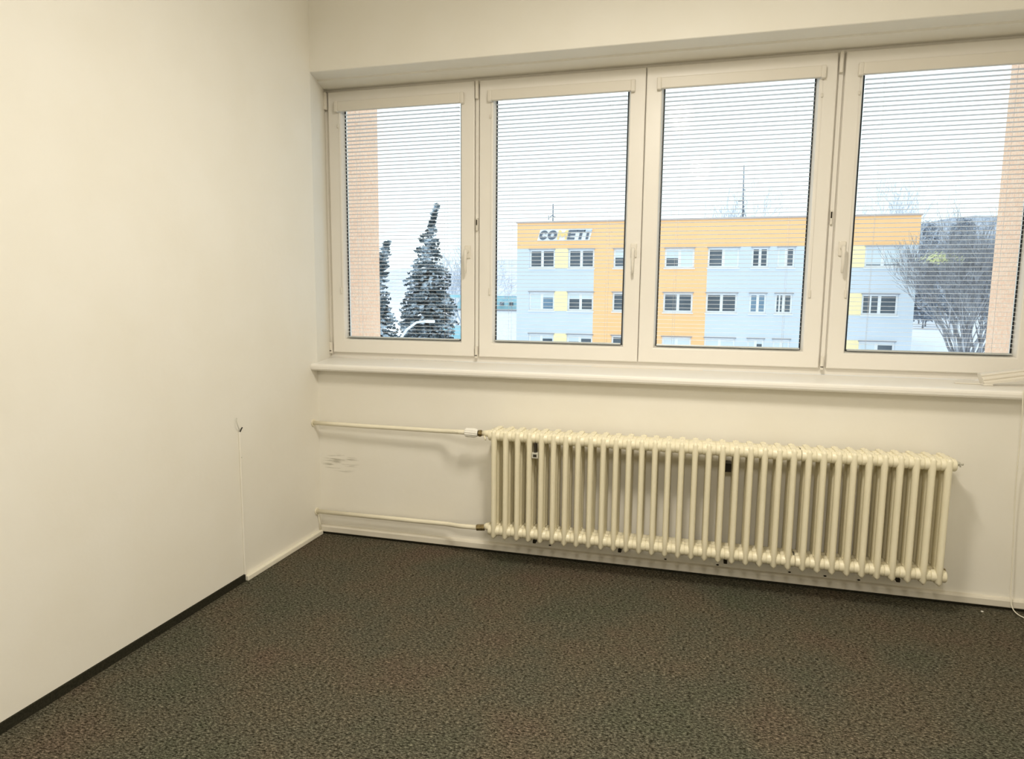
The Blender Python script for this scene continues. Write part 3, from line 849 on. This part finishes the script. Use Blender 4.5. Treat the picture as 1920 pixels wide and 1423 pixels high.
def bare_tree(x, y, z0, h, stems, seed, label, bark, group, maxd=5, spread=0.65, leaves=False, cat='tree', lean=(-.28, .28)):
    R = random.Random(seed)
    t = empty('bare_tree', (x, y, z0), label, cat, group)
    q = MB(); tk = MB()
    for s in range(stems):
        dr = Vector((R.uniform(*lean) if stems > 1 else R.uniform(-.05, .05), R.uniform(-.2, .2), 1)).normalized()
        b0 = Vector((x + R.uniform(-.1, .1) * (stems > 1), y, z0)); top = b0 + dr * h * 0.30
        tk.tube([b0, (b0 + top) / 2, top], [0.017 * h, 0.014 * h, 0.011 * h], 7)
        for k in range(3):
            nd = (dr + Vector((R.uniform(-1, 1), R.uniform(-1, 1), 0.2)) * 0.4).normalized()
            grow(q, R, top, nd, h * 0.24, 0.008 * h, 0, spread, maxd)
    tk.build('trunk', bark, t); q.build('branches', bark, t)
    if leaves:
        l_ = MB()
        for k in range(260):
            c = Vector((x - 1.9 + R.gauss(0, 0.42), y - 1 + R.gauss(0, .3), leaves + R.gauss(0, 0.14)))
            a_ = R.uniform(-.4, .9)
            l_.add([c, c + Vector((0.13, 0, 0.07 + a_ * .1)), c + Vector((0.15, 0, 0.12 + a_ * .1)), c + Vector((0.02, 0, 0.05))], [(0, 1, 2, 3)])
        l_.build('last_leaves', m_leaf, t)


G1 = 'bare trees right of the building'
bare_tree(17.5, 42, GZ, 13.0, 5, 21, 'large multi-stemmed bare tree with a few yellow leaves right of the building', m_bark, G1, 5, 0.5, leaves=3.75, lean=(-.04, .26))
bare_tree(22.6, 56, -3.6, 9.0, 3, 22, 'bare tree growing just behind the large multi-stemmed bare tree', m_bark, G1, 5, 0.7)
bare_tree(26.0, 67, -2.2, 9.5, 3, 23, 'bare tree farthest behind of the three dark ones, near the right rib', m_bark, G1, 5, 0.7)
G2 = 'haze-pale trees behind the roof'
bare_tree(7.6, 72, GZ, 20.5, 2, 31, 'haze-pale tree top peeping over the roof right of the tall mast', m_palebark, G2, 5, 0.7)
bare_tree(24.3, 84, GZ, 23.5, 2, 33, 'haze-pale tree top above the right end of the roof', m_palebark, G2, 5, 0.7)
bare_tree(-19.5, 60, GZ, 13.0, 3, 35, 'haze-pale tree left of the building, seen through the second blind', m_palebark, G2, 5, 0.75)

# dark woodland shrubs on the right slope, each its own bush
G3 = 'dark bushes of the wooded slope'


def bush(x, y, z0, rx, rz, seed, label, m):
    R = random.Random(seed); q = MB()
    for k in range(900):
        th = R.uniform(0, 6.283); ph = math.acos(R.uniform(-0.6, 1)); rr = R.uniform(0.55, 1.0)
        c = Vector((x + rx * rr * math.sin(ph) * math.cos(th), y + rx * rr * math.sin(ph) * math.sin(th), z0 + rz * (0.55 + 0.6 * rr * math.cos(ph))))
        s = rx * 0.09
        a = Vector((R.uniform(-1, 1), R.uniform(-1, 1), R.uniform(-1, 1))).normalized() * s * 1.4; b = Vector((R.uniform(-1, 1), R.uniform(-1, 1), R.uniform(-1, 1))).normalized() * s
        q.add([c - a, c + b, c + a, c - b], [(0, 1, 2, 3)])
    t = empty('slope_bush', (x, y, z0), label, 'bush', G3)
    q.build('twigs', m, t)
    MB().tube([(x, y, z0 - 0.5), (x, y, z0 + rz * 0.5)], [0.12, 0.05], 6).build('stem', m_bark, t)


m_shrub = mat('hazed_dark_scrub', (0.17, 0.20, 0.25), (0.42, 0.47, 0.55), 0.7, 0.95, spec=0.05, detail=5)  # blue-grey distance haze is mixed into the twig colours
places = [(28.0, 86), (32.6, 86), (30.6, 94), (35.4, 94), (32.4, 103), (37.4, 103), (35.0, 112), (40.2, 112), (38.0, 122), (43.4, 122), (41.0, 133), (46.6, 133)]
for k, (x, y) in enumerate(places):
    row = ['lowest', 'second', 'third', 'fourth', 'fifth', 'highest'][k // 2]
    pos = ['left', 'right'][k % 2]
    bush(x, y, hgt(x, y) - 0.3, 2.1, 5.0, 100 + k, '%s one of the two dark haze-toned bushes of the %s row up the wooded slope' % (pos, row), m_shrub)

# small buildings and street furniture far away
sh = empty('garden_shed', (28.9, 75, -2.0), 'small white shed at the foot of the wooded slope near the right rib', 'shed')
gz = -2.0
MB().box(28.2, 29.6, 74, 76, GZ, -0.35).build('shed_wall', m_bwhite, sh)
MB().extry([(28.05, -0.35), (29.75, -0.35), (29.4, 0.15), (28.4, 0.15)], 73.8, 76.2).build('shed_roof', m_snow, sh)
MB().box(28.5, 28.85, 73.96, 74, -1.2, -0.75).build('shed_window', m_bdark, sh)

cn = empty('yard_canopy', (-15.9, 45, GZ), 'teal flat canopy on thin posts right of the tall conifer', 'canopy')
MB().box(-17.4, -15.0, 44, 47, 1.25, 1.50).build('canopy_roof', m_teal, cn)
for x in (-17.0, -15.85):
    MB().tube([(x, 44.3, GZ), (x, 44.3, 1.25)], 0.05, 8).build('canopy_post', m_mast, cn)
MB().box(-17.3, -15.1, 46.5, 46.7, GZ, -0.9).build('canopy_wall', m_teal, cn)

hs = empty('low_building', (-22.5, 78, GZ), 'low white building with snowy teal roof left of the office building', 'building')
MB().box(-27.0, -17.5, 75, 83, GZ, -0.30).build('house_wall', m_bwhite, hs)
MB().box(-27.2, -17.3, 74.8, 83.2, -0.30, -0.12).build('eaves', m_eaves_shadow, hs)
MB().extry([(-27.2, -0.12), (-17.3, -0.12), (-18.3, 1.5), (-26.2, 1.5)], 76.5, 83.0).build('house_roof', m_teal, hs)
for k, x in enumerate((-21.2, -20.0)):
    MB().box(x, x + 0.45, 76.3, 76.5, 0.35, 0.75).build('skylight', m_bdark, hs)
MB().box(-27.2, -17.3, 76.4, 83.1, 1.5, 1.95).build('ridge_snow', m_snow, hs)

# curved street lamp dusted with snow between the conifers and the canopy
lp = empty('street_lamp', (-10.6, 24, GZ), 'snow covered curved street lamp arm low in front of the conifers', 'street lamp')
MB().tube([(-10.8, 24, GZ), (-10.8, 24, -1.6), (-10.66, 24, -0.7), (-10.2, 24, -0.1), (-9.75, 24, 0.22), (-9.2, 24, 0.30)], [0.08, 0.07, 0.06, 0.055, 0.05, 0.05], 8).build('lamp_post', m_snow, lp)
MB().rbox(-9.3, -8.9, 23.9, 24.1, 0.22, 0.34, 0.03, 2).build('lamp_head', m_snow, lp)
